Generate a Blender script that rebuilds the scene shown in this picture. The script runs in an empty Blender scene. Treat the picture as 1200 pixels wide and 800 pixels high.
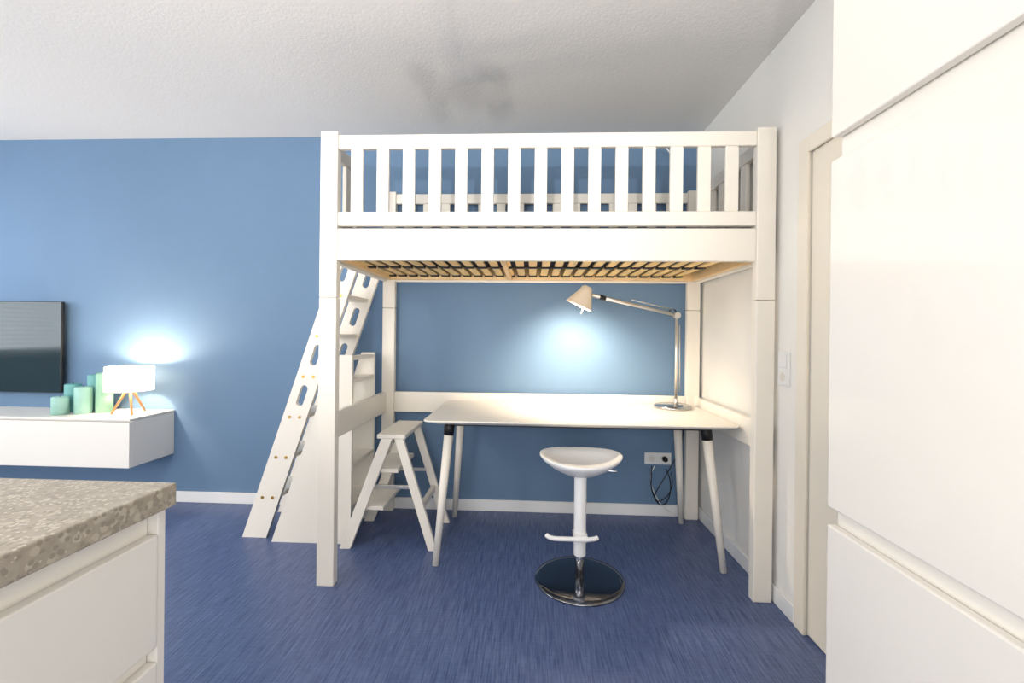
import bpy, bmesh, math, random
from mathutils import Vector, Matrix
random.seed(4)
scene=bpy.context.scene
scene.view_settings.view_transform='Standard'
scene.view_settings.look='None'
scene.view_settings.exposure=0.0
COL=scene.collection

# ---------------------------------------------------------------- materials
def lin(c):
    return tuple(((v/255)/12.92 if v/255<=0.04045 else ((v/255+0.055)/1.055)**2.4) for v in c)+(1,)
def mat(name,rgb,rough=0.5,metal=0.0,coat=0.0,var=0.0,scale=6,bump=0.0,bscale=60,emis=None,estr=0,trans=0):
    m=bpy.data.materials.new(name); m.use_nodes=True
    nt=m.node_tree; b=nt.nodes['Principled BSDF']
    c=lin(rgb); b.inputs['Base Color'].default_value=c
    b.inputs['Roughness'].default_value=rough; b.inputs['Metallic'].default_value=metal
    b.inputs['Coat Weight'].default_value=coat
    b.inputs['Transmission Weight'].default_value=trans
    tc=nt.nodes.new('ShaderNodeTexCoord')
    n=nt.nodes.new('ShaderNodeTexNoise'); n.inputs['Scale'].default_value=scale; n.inputs['Detail'].default_value=3
    nt.links.new(tc.outputs['Object'],n.inputs['Vector'])
    r=nt.nodes.new('ShaderNodeValToRGB'); v=var
    r.color_ramp.elements[0].color=tuple(x*(1-v) for x in c[:3])+(1,)
    r.color_ramp.elements[1].color=tuple(min(1,x*(1+v)) for x in c[:3])+(1,)
    r.color_ramp.elements[0].position=.3; r.color_ramp.elements[1].position=.7
    nt.links.new(n.outputs['Fac'],r.inputs['Fac']); nt.links.new(r.outputs['Color'],b.inputs['Base Color'])
    if bump>0:
        n2=nt.nodes.new('ShaderNodeTexNoise'); n2.inputs['Scale'].default_value=bscale; n2.inputs['Detail'].default_value=4
        nt.links.new(tc.outputs['Object'],n2.inputs['Vector'])
        bp=nt.nodes.new('ShaderNodeBump'); bp.inputs['Strength'].default_value=bump; bp.inputs['Distance'].default_value=.01
        nt.links.new(n2.outputs['Fac'],bp.inputs['Height']); nt.links.new(bp.outputs['Normal'],b.inputs['Normal'])
    if emis:
        b.inputs['Emission Color'].default_value=lin(emis); b.inputs['Emission Strength'].default_value=estr
    return m
M_white=mat('white_lacquer_wood',(244,238,227),.38,var=.01)
M_wallw=mat('white_wall_paint',(240,238,233),.85,var=.01,bump=.12,bscale=120)
M_blue=mat('blue_wall_paint',(103,132,163),.75,var=.025,scale=2,bump=.1,bscale=140)
M_ceil=mat('ceiling_stipple',(240,237,233),.95,var=.012,scale=70,bump=.14,bscale=85)
M_base=mat('baseboard_white',(240,240,240),.45)
M_gloss=mat('glossy_white_front',(242,237,229),.2,coat=.4)
M_matte=mat('kitchen_white_front',(240,236,229),.35)
M_carc=mat('carcass_white',(225,220,212),.5)
M_steel=mat('brushed_steel',(222,218,212),.34,metal=.85,var=.04,scale=40)
M_bsteel=mat('lamp_base_steel',(178,178,180),.22,metal=1,var=.04,scale=40)
M_chrome=mat('chrome',(215,215,218),.06,metal=1)
M_dchrome=mat('dark_polished_base',(130,132,138),.1,metal=1)
M_black=mat('black_plastic',(20,20,22),.5)
M_brass=mat('brass_bolt',(200,160,80),.3,metal=1)
M_wood=mat('birch_slats',(250,212,145),.5,var=.08,scale=12)
M_pine=mat('pine_frame',(248,212,158),.5,var=.08,scale=10)
M_dark=mat('dark_mattress_fabric',(60,62,72),.9,var=.2,scale=90)
M_seat=mat('stool_shell_white',(240,240,240),.3)
M_oak=mat('lamp_leg_wood',(200,145,90),.5,var=.1,scale=30)
M_mint=mat('mint_candle_wax',(160,205,194),.55,var=.06,scale=10)
M_teal=mat('teal_candle_wax',(108,172,172),.5,var=.06,scale=10)
M_mint2=mat('pale_green_candle_wax',(146,192,168),.55,var=.06,scale=10)
M_bulb=mat('warm_bulb',(255,240,215),.5,emis=(255,225,180),estr=8)
M_screen=mat('tv_screen_glass',(12,40,50),.09,coat=0)
M_screen.node_tree.nodes['Principled BSDF'].inputs['Specular IOR Level'].default_value=.4
M_plate=mat('socket_plastic',(238,238,236),.3)
M_door=mat('door_paint',(240,232,217),.45)
M_frame=mat('window_frame_white',(240,240,240),.4)
M_alu=mat('lamp_head_aluminium',(242,230,212),.4,metal=.2)
M_shade=mat('lamp_shade_fabric',(252,246,236),.9,emis=(255,236,208),estr=.7,var=.02,scale=80)
nt=M_shade.node_tree; b_=nt.nodes['Principled BSDF']; out=nt.nodes['Material Output']
tr=nt.nodes.new('ShaderNodeBsdfTranslucent'); tr.inputs['Color'].default_value=(.95,.9,.82,1)
ms=nt.nodes.new('ShaderNodeMixShader'); ms.inputs[0].default_value=.6
nt.links.new(b_.outputs[0],ms.inputs[1]); nt.links.new(tr.outputs[0],ms.inputs[2]); nt.links.new(ms.outputs[0],out.inputs['Surface'])

def floor_mat():
    m=bpy.data.materials.new('blue_linoleum'); m.use_nodes=True; nt=m.node_tree; b=nt.nodes['Principled BSDF']
    tc=nt.nodes.new('ShaderNodeTexCoord')
    def streak(sx,sy,lo,hi,c0,c1):
        mp=nt.nodes.new('ShaderNodeMapping'); mp.inputs['Scale'].default_value=(sx,sy,1)
        n=nt.nodes.new('ShaderNodeTexNoise'); n.inputs['Scale'].default_value=1; n.inputs['Detail'].default_value=5; n.inputs['Roughness'].default_value=.65
        r=nt.nodes.new('ShaderNodeValToRGB'); r.color_ramp.elements[0].position=lo; r.color_ramp.elements[1].position=hi
        r.color_ramp.elements[0].color=c0; r.color_ramp.elements[1].color=c1
        nt.links.new(tc.outputs['Object'],mp.inputs['Vector']); nt.links.new(mp.outputs['Vector'],n.inputs['Vector']); nt.links.new(n.outputs['Fac'],r.inputs['Fac'])
        return r
    a=streak(130,7,.33,.67,lin((46,64,108)),lin((106,123,164)))
    c=streak(16,110,.35,.65,lin((58,75,118)),lin((96,113,155)))
    mx=nt.nodes.new('ShaderNodeMix'); mx.data_type='RGBA'; mx.inputs[0].default_value=.25
    nt.links.new(a.outputs['Color'],mx.inputs[6]); nt.links.new(c.outputs['Color'],mx.inputs[7])
    nt.links.new(mx.outputs[2],b.inputs['Base Color']); b.inputs['Roughness'].default_value=.4
    return m
M_floor=floor_mat()
def counter_mat():
    m=bpy.data.materials.new('speckled_stone_laminate'); m.use_nodes=True; nt=m.node_tree; b=nt.nodes['Principled BSDF']
    tc=nt.nodes.new('ShaderNodeTexCoord')
    def chips(scale,thr,colour,prevsock,d=.42):
        v=nt.nodes.new('ShaderNodeTexVoronoi'); v.inputs['Scale'].default_value=scale; nt.links.new(tc.outputs['Object'],v.inputs['Vector'])
        sep=nt.nodes.new('ShaderNodeSeparateColor'); nt.links.new(v.outputs['Color'],sep.inputs[0])
        g=nt.nodes.new('ShaderNodeMath'); g.operation='GREATER_THAN'; g.inputs[1].default_value=thr; nt.links.new(sep.outputs[0],g.inputs[0])
        l=nt.nodes.new('ShaderNodeMapRange'); l.inputs['From Min'].default_value=d; l.inputs['From Max'].default_value=d+.12; l.inputs['To Min'].default_value=1; l.inputs['To Max'].default_value=0; nt.links.new(v.outputs['Distance'],l.inputs['Value'])
        mu=nt.nodes.new('ShaderNodeMath'); mu.operation='MULTIPLY'; nt.links.new(g.outputs[0],mu.inputs[0]); nt.links.new(l.outputs[0],mu.inputs[1])
        mx=nt.nodes.new('ShaderNodeMix'); mx.data_type='RGBA'; nt.links.new(mu.outputs[0],mx.inputs[0])
        nt.links.new(prevsock,mx.inputs[6]); mx.inputs[7].default_value=lin(colour); return mx.outputs[2]
    n=nt.nodes.new('ShaderNodeTexNoise'); n.inputs['Scale'].default_value=45; n.inputs['Detail'].default_value=6; nt.links.new(tc.outputs['Object'],n.inputs['Vector'])
    r=nt.nodes.new('ShaderNodeValToRGB'); r.color_ramp.elements[0].position=.35; r.color_ramp.elements[1].position=.65
    r.color_ramp.elements[0].color=lin((158,149,134)); r.color_ramp.elements[1].color=lin((174,165,150)); nt.links.new(n.outputs['Fac'],r.inputs['Fac'])
    s=chips(70,.6,(186,178,162),r.outputs['Color'],.4)
    s=chips(120,.6,(150,142,128),s)
    s=chips(160,.7,(202,194,180),s,.35)
    nt.links.new(s,b.inputs['Base Color']); b.inputs['Roughness'].default_value=.4
    return m
M_counter=counter_mat()

# ---------------------------------------------------------------- helpers
def empty(name,loc=(0,0,0)):
    e=bpy.data.objects.new(name,None); COL.objects.link(e); e.empty_display_size=.1; e.location=loc
    return e
def finish(name,me,m,parent=None,bevel=0,smooth=False,seg=2):
    o=bpy.data.objects.new(name,me); COL.objects.link(o)
    me.materials.append(m)
    if smooth:
        for p in me.polygons: p.use_smooth=True
    if bevel>0:
        b=o.modifiers.new('bevel','BEVEL'); b.width=bevel; b.segments=seg; b.limit_method='ANGLE'; b.angle_limit=math.radians(40)
    if parent:
        o.parent=parent; o.matrix_parent_inverse=Matrix.Translation(parent.location).inverted()
    return o
def boxes(name,lst,m,parent=None,bevel=.003):
    bm=bmesh.new()
    for (x0,x1,y0,y1,z0,z1) in lst:
        r=bmesh.ops.create_cube(bm,size=1)
        for v in r['verts']:
            v.co=Vector(((x0+x1)/2+v.co.x*(x1-x0),(y0+y1)/2+v.co.y*(y1-y0),(z0+z1)/2+v.co.z*(z1-z0)))
    me=bpy.data.meshes.new(name); bm.to_mesh(me); bm.free()
    return finish(name,me,m,parent,bevel)
def box(name,x0,x1,y0,y1,z0,z1,m,parent=None,bevel=.003): return boxes(name,[(x0,x1,y0,y1,z0,z1)],m,parent,bevel)
def prism(name,p0,p1,w0,w1,m,parent=None,bevel=.003):
    p0=Vector(p0);p1=Vector(p1)
    bm=bmesh.new(); vs=[]
    for p in (p0,p1):
        for sx,sy in ((-1,-1),(1,-1),(1,1),(-1,1)):
            vs.append(bm.verts.new((p.x+sx*w0/2,p.y+sy*w1/2,p.z)))
    bm.faces.new(vs[0:4][::-1]); bm.faces.new(vs[4:8])
    for i in range(4):
        j=(i+1)%4; bm.faces.new((vs[i],vs[j],vs[4+j],vs[4+i]))
    me=bpy.data.meshes.new(name); bm.normal_update(); bm.to_mesh(me); bm.free()
    return finish(name,me,m,parent,bevel)
def tube(name,p0,p1,r0,r1,m,parent=None,seg=24,bevel=0):
    p0=Vector(p0);p1=Vector(p1); d=p1-p0
    bm=bmesh.new(); bmesh.ops.create_cone(bm,cap_ends=True,segments=seg,radius1=r0,radius2=r1,depth=d.length)
    q=Vector((0,0,1)).rotation_difference(d.normalized()).to_matrix().to_4x4()
    bmesh.ops.transform(bm,matrix=Matrix.Translation((p0+p1)/2)@q,verts=bm.verts)
    me=bpy.data.meshes.new(name); bm.to_mesh(me); bm.free()
    o=finish(name,me,m,parent,bevel)
    for p in me.polygons: p.use_smooth=len(p.vertices)==4
    return o
def lathe(name,prof,center,m,parent=None,seg=48,direction=None,warp=None,sc=1):
    prof=[(r*sc,z*sc) for r,z in prof]
    bm=bmesh.new(); rings=[]
    for r,z in prof:
        if r<1e-5: rings.append([bm.verts.new((0,0,z))])
        else: rings.append([bm.verts.new((r*math.cos(2*math.pi*i/seg),r*math.sin(2*math.pi*i/seg),z)) for i in range(seg)])
    for a,b in zip(rings[:-1],rings[1:]):
        for i in range(seg):
            j=(i+1)%seg
            if len(a)==1 and len(b)==1: continue
            if len(a)==1: bm.faces.new((a[0],b[i],b[j]))
            elif len(b)==1: bm.faces.new((a[i],a[j],b[0]))
            else: bm.faces.new((a[i],a[j],b[j],b[i]))
    bmesh.ops.recalc_face_normals(bm,faces=bm.faces)
    if warp:
        for v in bm.verts: v.co=warp(v.co)
    mt=Matrix.Translation(center)
    if direction: mt=mt@Vector((0,0,1)).rotation_difference(Vector(direction).normalized()).to_matrix().to_4x4()
    bmesh.ops.transform(bm,matrix=mt,verts=bm.verts)
    me=bpy.data.meshes.new(name); bm.to_mesh(me); bm.free()
    return finish(name,me,m,parent,0,True)
def wire(name,pts,r,m,parent=None,cyclic=False):
    c=bpy.data.curves.new(name,'CURVE'); c.dimensions='3D'; c.bevel_depth=r; c.bevel_resolution=4; c.resolution_u=10; c.use_fill_caps=True
    s=c.splines.new('NURBS'); s.points.add(len(pts)-1)
    for i,p in enumerate(pts): s.points[i].co=(*p,1)
    s.use_endpoint_u=not cyclic; s.use_cyclic_u=cyclic; s.order_u=min(4,len(pts))
    o=bpy.data.objects.new(name+'_c',c); COL.objects.link(o)
    dg=bpy.context.evaluated_depsgraph_get(); me=bpy.data.meshes.new_from_object(o.evaluated_get(dg)); bpy.data.objects.remove(o)
    return finish(name,me,m,parent,0,True)
def plate(name,outer,holes,y0,y1,m,parent=None):
    c=bpy.data.curves.new(name,'CURVE'); c.dimensions='2D'; c.fill_mode='BOTH'; c.extrude=(y1-y0)/2
    for poly in [outer]+holes:
        s=c.splines.new('POLY'); s.points.add(len(poly)-1)
        for i,p in enumerate(poly): s.points[i].co=(p[0],p[1],0,1)
        s.use_cyclic_u=True
    o=bpy.data.objects.new(name+'_c',c); COL.objects.link(o)
    dg=bpy.context.evaluated_depsgraph_get(); me=bpy.data.meshes.new_from_object(o.evaluated_get(dg)); bpy.data.objects.remove(o)
    for v in me.vertices: v.co=Vector((v.co.x,(y0+y1)/2-v.co.z,v.co.y))
    return finish(name,me,m,parent,0)
def slot(cx,cz,L,w,ang,n=8):
    pts=[]
    for k in range(n+1):
        t=-math.pi/2+math.pi*k/n; pts.append((L/2-w/2+w/2*math.cos(t),w/2*math.sin(t)))
    for k in range(n+1):
        t=math.pi/2+math.pi*k/n; pts.append((-(L/2-w/2)+w/2*math.cos(t),w/2*math.sin(t)))
    ca,sa=math.cos(ang),math.sin(ang)
    return [(cx+x*ca-z*sa,cz+x*sa+z*ca) for x,z in pts]

# ---------------------------------------------------------------- room
W=2.984; R=1.1145; C=2.545; XL=-4.7; YR=-3.0
box('floor',XL-.1,R+.15,YR-.1,W+.1,-.1,0,M_floor,bevel=0)
box('ceiling',XL-.1,R+.15,YR-.1,W+.1,C,C+.1,M_ceil,bevel=0)
box('wall_back',XL-.1,R+.15,W,W+.1,0,C,M_blue,bevel=0)
WY0,WY1,WZ0,WZ1=.7,2.45,.95,2.3
boxes('wall_left',[(XL-.1,XL,YR,WY0,0,C),(XL-.1,XL,WY1,W,0,C),(XL-.1,XL,WY0,WY1,0,WZ0),(XL-.1,XL,WY0,WY1,WZ1,C)],M_wallw,bevel=0)
fr=.06; ym=(WY0+WY1)/2
boxes('window_3',[(XL-.08,XL-.03,WY0,WY1,WZ0,WZ0+fr),(XL-.08,XL-.03,WY0,WY1,WZ1-fr,WZ1),(XL-.08,XL-.03,WY0,WY0+fr,WZ0,WZ1),(XL-.08,XL-.03,WY1-fr,WY1,WZ0,WZ1),(XL-.08,XL-.03,ym-fr/2,ym+fr/2,WZ0,WZ1)],M_frame)
bl=[]
for i in range(33):
    z=WZ0+.03+i*.04; bl.append((XL+.012,XL+.034,WY0-.02,WY1+.02,z,z+.005))
bl.append((XL+.008,XL+.04,WY0-.03,WY1+.03,WZ1,WZ1+.05))
boxes('venetian_blind',bl,M_frame,bevel=0)
DY0,DY1,DZ=1.16,1.83,1.95
box('wall_right',R,R+.12,DY1,W,0,C,M_wallw,bevel=0)
box('wall_right.001',R,R+.12,YR,DY0,0,C,M_wallw,bevel=0)
box('wall_right.002',R,R+.12,DY0,DY1,DZ,C,M_wallw,bevel=0)
wx=[(-4.0,-1.9),(-1.4,.7)]; wz=(.35,2.3)
L=[(XL,R,YR-.1,YR,0,wz[0]),(XL,R,YR-.1,YR,wz[1],C),(XL,wx[0][0],YR-.1,YR,wz[0],wz[1]),(wx[0][1],wx[1][0],YR-.1,YR,wz[0],wz[1]),(wx[1][1],R,YR-.1,YR,wz[0],wz[1])]
boxes('wall_rear',L,M_wallw,bevel=0)
for k,(a,b) in enumerate(wx):
    mid=(a+b)/2; y0,y1=YR-.08,YR-.03
    boxes('window_%d'%(k+1),[(a,b,y0,y1,wz[0],wz[0]+fr),(a,b,y0,y1,wz[1]-fr,wz[1]),(a,a+fr,y0,y1,wz[0],wz[1]),(b-fr,b,y0,y1,wz[0],wz[1]),(mid-fr/2,mid+fr/2,y0,y1,wz[0],wz[1])],M_frame)
box('baseboard_back',XL,R,W-.014,W,0,.0755,M_base,bevel=.004)
box('baseboard_right',R-.012,R,1.895,W-.014,0,.0755,M_base,bevel=.004)
d=empty('door_1')
boxes('casing',[(R-.015,R-.001,DY1-.005,DY1+.06,0,DZ+.06),(R-.015,R-.001,DY0-.06,DY0+.005,0,DZ+.06),(R-.015,R-.001,DY0+.005,DY1-.005,DZ-.005,DZ+.06)],M_door,d,.004)
box('leaf',R+.004,R+.044,DY0+.002,DY1-.002,.005,DZ-.002,M_door,d,.004)
tube('handle_stem',(R+.006,1.26,1.03),(R-.045,1.26,1.03),.009,.009,M_steel,d)
tube('handle_lever',(R-.045,1.255,1.03),(R-.045,1.37,1.03),.009,.009,M_steel,d)

s=empty('light_switch')
box('plate',R-.01,R,1.95,2.035,.985,1.135,M_plate,s)
box('rocker',R-.016,R-.01,1.962,2.023,1.066,1.125,M_plate,s)
box('socket_insert',R-.013,R-.01,1.962,2.023,.996,1.054,M_plate,s)
tube('socket_well',(R-.0135,1.992,1.025),(R-.008,1.992,1.025),.02,.02,M_carc,s)

# pendant lamp hanging nearer the kitchen (a flower of small discs)
pd=empty('flower_pendant_lamp')
px,py,pz=-.31,.55,1.982
tube('cord',(px,py,pz),(px,py,C-.02),.003,.003,M_plate,pd,8)
lathe('canopy',[(0,0),(.05,0),(.045,.02),(0,.022)],(px,py,C-.022),M_plate,pd,32)
for i in range(9):
    t=2*math.pi*i/9+.3; rr=.10+.045*(i%2)
    lathe('petal_%d'%i,[(0,-.010),(.022,-.009),(.036,-.003),(.038,.004),(.022,.009),(0,.011)],(px+rr*math.cos(t),py+.7*rr*math.sin(t),pz+.012*(i%3)-.012),M_plate,pd,20)
    wire('petal_arm_%d'%i,[(px,py,pz),(px+.5*rr*math.cos(t),py+.35*rr*math.sin(t),pz+.012),(px+rr*math.cos(t),py+.7*rr*math.sin(t),pz+.012*(i%3)-.012)],.003,M_plate,pd)
lathe('heart',[(0,-.02),(.035,-.012),(.045,0),(.035,.014),(0,.02)],(px,py,pz),M_plate,pd,24)

# ---------------------------------------------------------------- loft bed
bed=empty('loft_bed')
a,w,p=-1.0075,2.10,.083
x1=a+w; F=2.039; H=2.147; SP=1.365
FB0,FB1=F,F+.046; BB0,BB1=2.925,2.967
for nm,xx in (('left',a),('right',x1-p)):
    for n2,(y0,y1) in (('front',(FB0,FB1)),('rear',(BB0,BB1))):
        boxes('post_%s_%s'%(n2,nm),[(xx,xx+p,y0,y1,0,SP-.001),(xx,xx+p,y0,y1,SP+.001,H)],M_white,bed,.004)
xi0,xi1=a+p,x1-p
gy0,gy1=F+.006,F+.034
def guard_x(name,y0,y1):
    L=[(xi0,xi1,y0,y1,2.066,2.133),(xi0,xi1,y0,y1,1.703,1.770)]
    boxes(name+'_rails',L,M_white,bed,.006)
    L=[]
    for i in range(15):
        cx=-.836+i*.1241; L.append((cx-.029,cx+.029,y0+.004,y1-.004,1.77,2.066))
    boxes(name+'_balusters',L,M_white,bed,.003)
guard_x('front_guard',gy0,gy1)
guard_x('rear_guard',BB0+.006,BB0+.034)
box('front_side_beam',xi0,xi1,F+.004,F+.036,1.541,1.691,M_white,bed,.005)
box('rear_side_beam',xi0,xi1,BB0+.004,BB0+.036,1.541,1.691,M_white,bed,.005)
for nm,(e0,e1) in (('left',(a+.004,a+.034)),('right',(x1-.034,x1-.004))):
    box('end_beam_'+nm,e0,e1,FB1,BB0,1.541,1.691,M_white,bed,.005)
    box('mid_rail_'+nm,e0,e1,FB1,BB0,.667,.803,M_white,bed,.005)
    y_end=2.45 if nm=='left' else BB0
    boxes('end_guard_rails_'+nm,[(e0,e1,FB1,y_end,2.066,2.133),(e0,e1,FB1,y_end,1.703,1.77)],M_white,bed,.005)
    n=3 if nm=='left' else 6
    L=[]
    for i in range(n):
        cy=FB1+.075+i*.135; L.append((e0+.004,e1-.004,cy-.029,cy+.029,1.77,2.066))
    if nm=='left': L.append((e0,e1,y_end,y_end+.04,1.691,2.133))
    boxes('end_guard_balusters_'+nm,L,M_white,bed,.003)
box('mid_rail_rear',xi0,xi1,BB0+.006,BB0+.034,.667,.803,M_white,bed,.005)
sl=[]; n=27; SZ=1.578
for i in range(n):
    cx=-.93+i*(1.86/(n-1)); sl.append((cx-.022,cx+.022,2.11,2.895,SZ,SZ+.010))
boxes('slats',sl,M_wood,bed,.003)
boxes('slat_frame',[(-.965,1.05,2.082,2.11,SZ-.025,1.63),(-.965,1.05,2.895,2.922,SZ-.025,1.63),(-.968,-.942,2.11,2.895,SZ-.025,1.63),(1.027,1.053,2.11,2.895,SZ-.025,1.63),(-.16,-.135,2.11,2.895,SZ-.028,SZ)],M_pine,bed,.003)
hold=[]
for i in range(n):
    cx=-.93+i*(1.86/(n-1))
    for yy in (2.125,2.50,2.88): hold.append((cx-.026,cx+.026,yy-.02,yy+.02,SZ-.007,SZ+.006))
boxes('slat_holders',hold,M_black,bed,.002)
box('mattress',-.965,1.05,2.10,2.91,1.632,1.715,M_dark,bed,.03)

rl=empty('clip_reading_lamp')
ox=.10
box('clamp',.62+ox,.66+ox,2.915,2.965,2.134,2.16,M_plate,rl)
wire('gooseneck',[(.64+ox,2.93,2.15),(.64+ox,2.93,2.30),(.65+ox,2.86,2.38),(.7+ox,2.8,2.40),(.76+ox,2.78,2.33),(.78+ox,2.78,2.2),(.77+ox,2.78,2.1)],.004,M_plate,rl)
lathe('head',[(0,.03),(.014,.03),(.022,-.03),(.018,-.03),(0,.0)],(.77+ox,2.78,2.08),M_plate,rl)

# ---------------------------------------------------------------- ladder
ld=empty('bunk_ladder')
k=.333; xb0,xb1=-1.677,-1.533; zt=1.66; ang=math.atan2(1,k)
outer=[(xb0,0),(xb1,0),(-1.012,(xb1+1.012)/-k),(-1.012,zt),(xb0+k*zt,zt)]
holes=[]
steps=[.235+.235*i for i in range(6)]
for z in (.83,1.065,1.3,1.535):
    cx=(xb0+xb1)/2+k*z
    hl=.125 if z<1.5 else .09
    holes.append(slot(cx,z,hl,.042,ang))
for nm,y0 in (('front',2.497),('rear',2.86)):
    plate('stringer_'+nm,outer,holes,y0,y0+.025,M_white,ld)
L=[]
for z in steps:
    cx=(xb0+xb1)/2+k*z
    L.append((cx-.065,cx+.06 if z<1.4 else cx+.05,2.522,2.86,z-.012,z+.012))
boxes('treads',L,M_white,ld,.003)
for i,z in enumerate(steps):
    cx=(xb0+xb1)/2+k*z
    for dx in (-.03,.03):
        tube('bolt_%d_%d'%(i,dx>0),(cx+dx,2.499,z),(cx+dx,2.492,z),.0085,.0085,M_brass,ld,12)

su=empty('library_step_unit')
plate('side_panel_front',[(-1.475,0),(-1.015,0),(-1.015,1.07),(-1.115,1.07)],[],2.452,2.474,M_white,su)
YB=2.80
plate('side_panel_rear',[(-1.455,0),(-1.015,0),(-1.015,1.07),(-1.10,1.07)],[],YB,YB+.022,M_white,su)
L=[]
for z in (.2,.44,.68,.92,1.05):
    L.append((-1.475+k*z+.05,-1.015,2.474,YB,z-.011,z+.011))
boxes('shelves',L,M_white,su,.003)

# ---------------------------------------------------------------- folding step stool
fs=empty('folding_step_stool')
ztop=.635; xt=-.765
for nm,y in (('front',2.41),('rear',2.77)):
    prism('leg_%s_left'%nm,(-1.025,y,0),(xt-.03,y,ztop-.02),.062,.026,M_white,fs)
    prism('leg_%s_right'%nm,(-.535,y+.005,0),(xt+.035,y+.005,ztop-.02),.05,.024,M_white,fs)
boxes('top_step',[(xt-.085,xt+.075,2.395,2.79,ztop-.02,ztop+.004)],M_white,fs,.005)
L=[]
for z in (.22,.43):
    cx=-1.025+.26*z/ztop*.95
    L.append((cx-.03,cx+.12,2.423,2.757,z-.011,z+.011))
boxes('treads',L,M_white,fs,.003)
boxes('rear_brace',[(-.625,-.6,2.427,2.763,.20,.24)],M_white,fs,.003)
boxes('spreader',[(-.89,-.66,2.424,2.436,.33,.35),(-.89,-.66,2.748,2.757,.33,.35)],M_steel,fs,.002)

# ---------------------------------------------------------------- desk
dk=empty('writing_desk')
ZT=.752
bm=bmesh.new()
def rounded(x0,x1,y0,y1,r,n=8):
    pts=[]
    for cx,cy,t0 in ((x1-r,y1-r,0),(x0+r,y1-r,90),(x0+r,y0+r,180),(x1-r,y0+r,270)):
        for i in range(n+1):
            t=math.radians(t0+90*i/n); pts.append((cx+r*math.cos(t),cy+r*math.sin(t)))
    return pts
DX0,DX1,DYF,DYB=-.56,1.045,2.235,2.915
rings=[]
for off,z in ((.045,ZT-.026),(.004,ZT-.010),(0,ZT-.006),(0,ZT-.003),(.003,ZT)):
    pts=rounded(DX0+off,DX1-off,DYF+off,DYB-off,.045)
    rings.append([bm.verts.new((x,y,z)) for x,y in pts])
bm.faces.new(rings[0][::-1]); bm.faces.new(rings[-1])
for A,B in zip(rings[:-1],rings[1:]):
    for i in range(len(A)):
        j=(i+1)%len(A); bm.faces.new((A[i],A[j],B[j],B[i]))
me=bpy.data.meshes.new('top'); bm.normal_update(); bm.to_mesh(me); bm.free()
finish('top',me,M_white,dk)
for nm,ft,tp in (('front_left',(-.487,2.263,0),(-.435,2.35,.73)),('rear_left',(-.495,2.87,0),(-.445,2.80,.73)),
                 ('front_right',(.985,2.29,0),(.915,2.36,.73)),('rear_right',(.965,2.87,0),(.91,2.80,.73))):
    ft=Vector(ft);tp=Vector(tp); md=ft.lerp(tp,.9)
    tube('leg_'+nm,ft,md,.0165,.025,M_white,dk)
    tube('leg_collar_'+nm,md,tp,.027,.029,M_black,dk)
boxes('under_frame',[(-.46,.94,2.34,2.37,ZT-.046,ZT-.026),(-.46,.94,2.79,2.82,ZT-.046,ZT-.026)],M_black,dk,.003)
box('cable_tray',.1,.6,2.6,2.7,ZT-.04,ZT-.026,M_white,dk)

# ---------------------------------------------------------------- stool
st=empty('swivel_stool')
sx,sy=.244,2.172
lathe('base_disc',[(0,0),(.214,0),(.217,.004),(.215,.009),(.19,.012),(.1,.014),(.03,.016),(0,.016)],(sx,sy,0),M_dchrome,st,64)
tube('piston',(sx,sy,.014),(sx,sy,.2),.021,.021,M_chrome,st)
tube('column',(sx,sy,.125),(sx,sy,.535),.030,.030,M_seat,st,32,.003)
def warp(c):
    r=math.hypot(c.x,c.y); t=r/.2
    return Vector((c.x, c.y*.88, c.z+ .018*t*t*(c.x/max(r,1e-6))**2*1.0 + .006*t*t*max(0,c.y/.2)))
lathe('seat',[(0,-.075),(.05,-.074),(.09,-.062),(.14,-.04),(.185,-.012),(.2,.004),(.2,.012),(.192,.014),(.15,-.006),(.09,-.018),(0,-.022)],(sx,sy,.588),M_seat,st,64,warp=warp)
wire('footrest',[(sx-.165,sy-.035,.232),(sx-.15,sy-.05,.222),(sx-.10,sy-.05,.222),(sx,sy-.05,.222),(sx+.06,sy-.05,.222),(sx+.08,sy-.04,.228)],.011,M_seat,st)
box('footrest_clamp',sx-.034,sx+.034,sy-.055,sy+.034,.208,.236,M_seat,st,.006)
wire('lever',[(sx+.02,sy,.54),(sx+.1,sy-.01,.545),(sx+.17,sy-.03,.545)],.006,M_chrome,st)

# ---------------------------------------------------------------- desk lamp
dl=empty('articulated_desk_lamp')
bx,by=.875,2.78
lathe('base',[(0,0),(.112,0),(.115,.006),(.112,.018),(.1,.021),(0,.022)],(bx,by,ZT),M_bsteel,dl,64)
tube('base_hub',(bx+.02,by,ZT+.018),(bx+.02,by,ZT+.06),.014,.011,M_steel,dl)
J=Vector((.895,by,1.325)); B0=Vector((bx+.02,by,ZT+.05)); HD=Vector((.34,by-.23,1.428))
tube('lower_arm',B0,J,.009,.009,M_steel,dl)
tube('lower_rod',B0+Vector((.022,0,.05)),J+Vector((.018,0,-.06)),.0035,.0035,M_steel,dl)
tube('elbow',J+Vector((0,-.018,0)),J+Vector((0,.018,0)),.02,.02,M_steel,dl)
wire('elbow_hook',[J,J+Vector((.0,0,.04)),J+Vector((-.03,0,.05)),J+Vector((-.05,0,.02))],.004,M_black,dl)
tube('upper_arm',J,HD,.0105,.0105,M_steel,dl)
tube('upper_rod',J+Vector((-.02,0,.035)),J.lerp(HD,.55)+Vector((0,0,.028)),.0035,.0035,M_steel,dl)
dd=(J-HD).normalized()
tube('upper_joint',HD+dd*.05,HD+dd*.09,.014,.013,M_black,dl)
ax=Vector((.42,-.05,.9)).normalized()
hc=HD+Vector((-.05,-.01,-.01))
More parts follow.
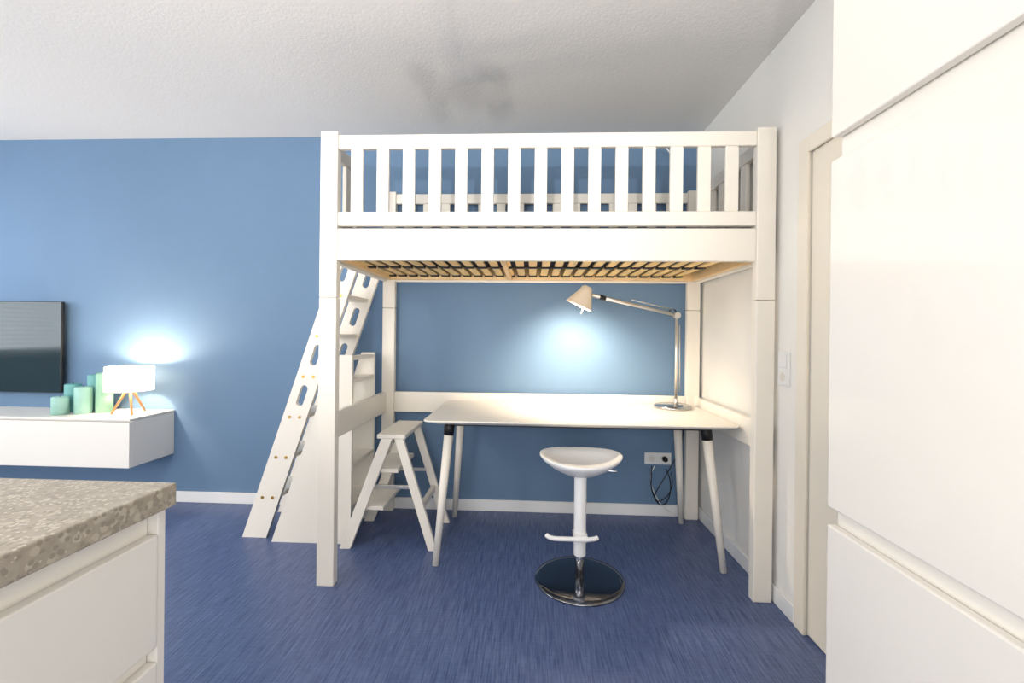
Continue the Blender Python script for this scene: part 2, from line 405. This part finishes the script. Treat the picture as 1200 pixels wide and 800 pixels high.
lathe('shade',[(.028,.06),(.034,.055),(.04,.03),(.083,-.06),(.085,-.062),(.08,-.06),(.036,.028),(.028,.05)],hc,M_alu,dl,48,direction=ax,sc=.95)
tube('shade_cap',hc+ax*.04,hc+ax*.063,.028,.022,M_alu,dl)
tube('handle',hc-ax*.03+Vector((.03,0,-.01)),hc-ax*.10+Vector((.03,0,-.01)),.006,.004,M_steel,dl)
lathe('bulb',[(0,-.03),(.02,-.02),(.026,0),(.018,.022),(0,.04)],hc,M_bulb,dl,24,direction=ax,sc=.8)
wire('lamp_cord',[(bx+.1,by+.03,ZT+.006),(bx+.13,by+.05,ZT+.004),(.99,2.88,ZT+.004),(1.0,2.922,ZT+.004)],.003,M_black,dl)
cd=empty('power_cord')
wire('lamp_cable',[(1.0,2.922,ZT+.0),(1.0,2.922,.68),(.99,2.923,.5),(.93,2.93,.36),(.84,2.94,.2),(.8,2.945,.12),(.86,2.94,.09),(.95,2.94,.2),(.92,2.94,.30)],.003,M_black,cd)
wire('cord_loop',[(.80,2.955,.335),(.80,2.945,.30),(.78,2.945,.22),(.84,2.945,.06),(.92,2.945,.10),(.93,2.945,.25),(.89,2.95,.32)],.0035,M_black,cd)
wire('white_cord',[(.82,2.96,.335),(.78,2.95,.28),(.80,2.95,.15),(.9,2.95,.03),(.96,2.95,.015)],.003,M_plate,cd)
so=empty('double_power_socket')
box('plate',.757,.932,W-.012,W,.342,.42,M_plate,so)
for i,cx in enumerate((.802,.887)):
    tube('well_%d'%i,(cx,W-.0135,.381),(cx,W-.005,.381),.022,.022,M_carc,so)
tube('plug',(.887,W-.0125,.381),(.887,W-.04,.381),.018,.015,M_black,so)

# ---------------------------------------------------------------- tv + lowboard
tv=empty('television')
box('body',-4.38,-3.275,2.93,2.95,.755,1.391,M_black,tv,.004)
box('screen',-4.376,-3.279,2.926,2.9305,.76,1.387,M_screen,tv,.001)
box('bracket',-3.95,-3.6,2.95,W-.003,.95,1.2,M_black,tv)
lb=empty('floating_lowboard')
box('carcass',-4.65,-2.50,2.655,W-.002,.337,.628,M_matte,lb,.002)
box('top_board',-4.65,-2.498,2.635,W-.002,.630,.644,M_matte,lb,.002)
boxes('drawer_fronts',[(-4.65,-3.585,2.635,2.655,.337,.622),(-3.58,-2.50,2.635,2.655,.337,.622)],M_matte,lb,.002)

tl=empty('tripod_table_lamp')
tx,ty,tz=-2.655,2.80,.648
R1=.128
lathe('shade',[(R1,-.078),(R1,.078)],(tx,ty,tz+.231),M_shade,tl,64)
for i in range(3):
    t=math.radians(200+120*i)
    tube('leg_%d'%i,(tx+.1*math.cos(t),ty+.1*math.sin(t),tz),(tx+.012*math.cos(t),ty+.012*math.sin(t),tz+.161),.006,.009,M_oak,tl,12)
tube('socket',(tx,ty,tz+.15),(tx,ty,tz+.2),.018,.018,M_plate,tl)
lathe('bulb',[(0,-.03),(.02,-.02),(.028,0),(.02,.02),(0,.03)],(tx,ty,tz+.226),M_bulb,tl,24)

cs=empty('candle_group')
def candle(nm,x,y,r,h,m):
    lathe(nm,[(0,0),(r,0),(r,h-.006),(r-.006,h),(r*.5,h-.006),(0,h-.008)],(x,y,.645),m,cs,40)
    tube(nm+'_wick',(x,y,.644+h-.008),(x+.002,y,.644+h+.014),.0018,.0015,M_black,cs,8)
candle('tall_candle',-2.87,2.84,.046,.265,M_mint2)
candle('medium_candle',-2.965,2.79,.046,.175,M_mint)
candle('short_candle',-3.07,2.74,.044,.115,M_mint)
candle('teal_candle',-3.0,2.905,.043,.245,M_teal)
candle('teal_short_candle',-3.105,2.85,.043,.185,M_teal)

# ---------------------------------------------------------------- kitchen
ki=empty('kitchen_island')
box('worktop',-1.75,-.660,-.9,.795,.878,.92,M_counter,ki,.003)
box('carcass',-1.72,-.695,-.88,.772,.1,.878,M_matte,ki,.002)
box('end_panel',-1.72,-.677,.773,.790,.0,.878,M_matte,ki,.002)
box('plinth',-1.68,-.76,-.85,.77,0,.1,M_carc,ki,.002)
boxes('drawer_fronts',[(-.695,-.675,-.2,.772,.628,.832),(-.695,-.675,-.2,.772,.11,.60),(-.695,-.675,-.88,-.204,.628,.832),(-.695,-.675,-.88,-.204,.11,.60)],M_matte,ki,.003)

tc_=empty('tall_kitchen_cabinet')
XF=.713; YE=1.095
box('carcass',XF+.024,R-.002,-1.2,YE-.002,.1,2.40,M_gloss,tc_,.002)
box('plinth',XF+.06,R-.002,-1.2,YE-.02,0,.1,M_carc,tc_,.002)
L=[]
for (ya,yb) in ((.3,YE),(-.3,.296),(-.9,-.304)):
    L+= [(XF,XF+.022,ya,yb,.11,.755),(XF,XF+.022,ya,yb,.797,1.625),(XF,XF+.022,ya,yb,1.68,2.40)]
boxes('fronts',L,M_gloss,tc_,.004)

# ---------------------------------------------------------------- lights
def area(name,loc,rot,sx,sy,en,col):
    l=bpy.data.lights.new(name,'AREA'); l.shape='RECTANGLE'; l.size=sx; l.size_y=sy; l.energy=en; l.color=col
    o=bpy.data.objects.new(name,l); COL.objects.link(o); o.location=loc; o.rotation_euler=rot; return o
for kx,(p0,p1) in enumerate(wx):
    area('window_daylight_%d'%(kx+1),((p0+p1)/2,YR+.02,(wz[0]+wz[1])/2),(math.radians(90),0,0),p1-p0,wz[1]-wz[0],(86,70)[kx],(1,.968,.92))
area('window_daylight_3',(XL-.02,ym,(WZ0+WZ1)/2),(0,math.radians(-90),0),WZ1-WZ0-.12,WY1-WY0-.12,44,(.92,.97,1))
def point(name,loc,en,col,r):
    l=bpy.data.lights.new(name,'POINT'); l.energy=en; l.color=col; l.shadow_soft_size=r
    o=bpy.data.objects.new(name,l); COL.objects.link(o); o.location=loc; return o
point('added_fill_light',(-1.7,.3,2.0),36,(1,.94,.85),.15)  # added fill without a lamp body, brightens the ceiling and room
point('table_lamp_light',(tx,ty,tz+.268),25,(1,.80,.58),.04)
def spot(name,loc,dr,en,col,size,blend,rad):
    sp=bpy.data.lights.new(name,'SPOT'); sp.energy=en; sp.color=col; sp.spot_size=math.radians(size); sp.spot_blend=blend; sp.shadow_soft_size=rad
    o=bpy.data.objects.new(name,sp); COL.objects.link(o); o.location=loc; o.rotation_euler=Vector(dr).to_track_quat('-Z','Y').to_euler(); return o
spot('desk_lamp_light',hc-ax*.05,(.25,.4,-.72),58,(1,.82,.60),155,.9,.03)
src=Vector((-.24,-1.5,1.38))
spot('added_shadow_spot',src,Vector((-.4,2.0,2.545))-src,200,(1,.97,.93),60,1.0,.03)  # added spot without a fitting, throws the pendant's shadow onto the ceiling
w_=bpy.data.worlds.new('sky'); scene.world=w_; w_.use_nodes=True
bg=w_.node_tree.nodes['Background']; bg.inputs['Color'].default_value=(.75,.85,1,1); bg.inputs['Strength'].default_value=1.0

# ---------------------------------------------------------------- camera
f,yaw,pitch,roll,h=516.9,.0456,-.001,.0106,1.2051
fw=Vector((-math.sin(yaw)*math.cos(pitch),math.cos(yaw)*math.cos(pitch),math.sin(pitch)))
r=Vector((math.cos(yaw),math.sin(yaw),0)); u=r.cross(fw)
r2=r*math.cos(roll)+u*math.sin(roll); u2=-r*math.sin(roll)+u*math.cos(roll)
cam=bpy.data.cameras.new('camera'); cam.sensor_width=36; cam.lens=f*36/1200; cam.shift_y=-9.37/1200; cam.clip_start=.02
co=bpy.data.objects.new('camera',cam); COL.objects.link(co)
mm=Matrix((( r2.x,u2.x,-fw.x,0),(r2.y,u2.y,-fw.y,0),(r2.z,u2.z,-fw.z,h),(0,0,0,1)))
co.matrix_world=mm
scene.camera=co
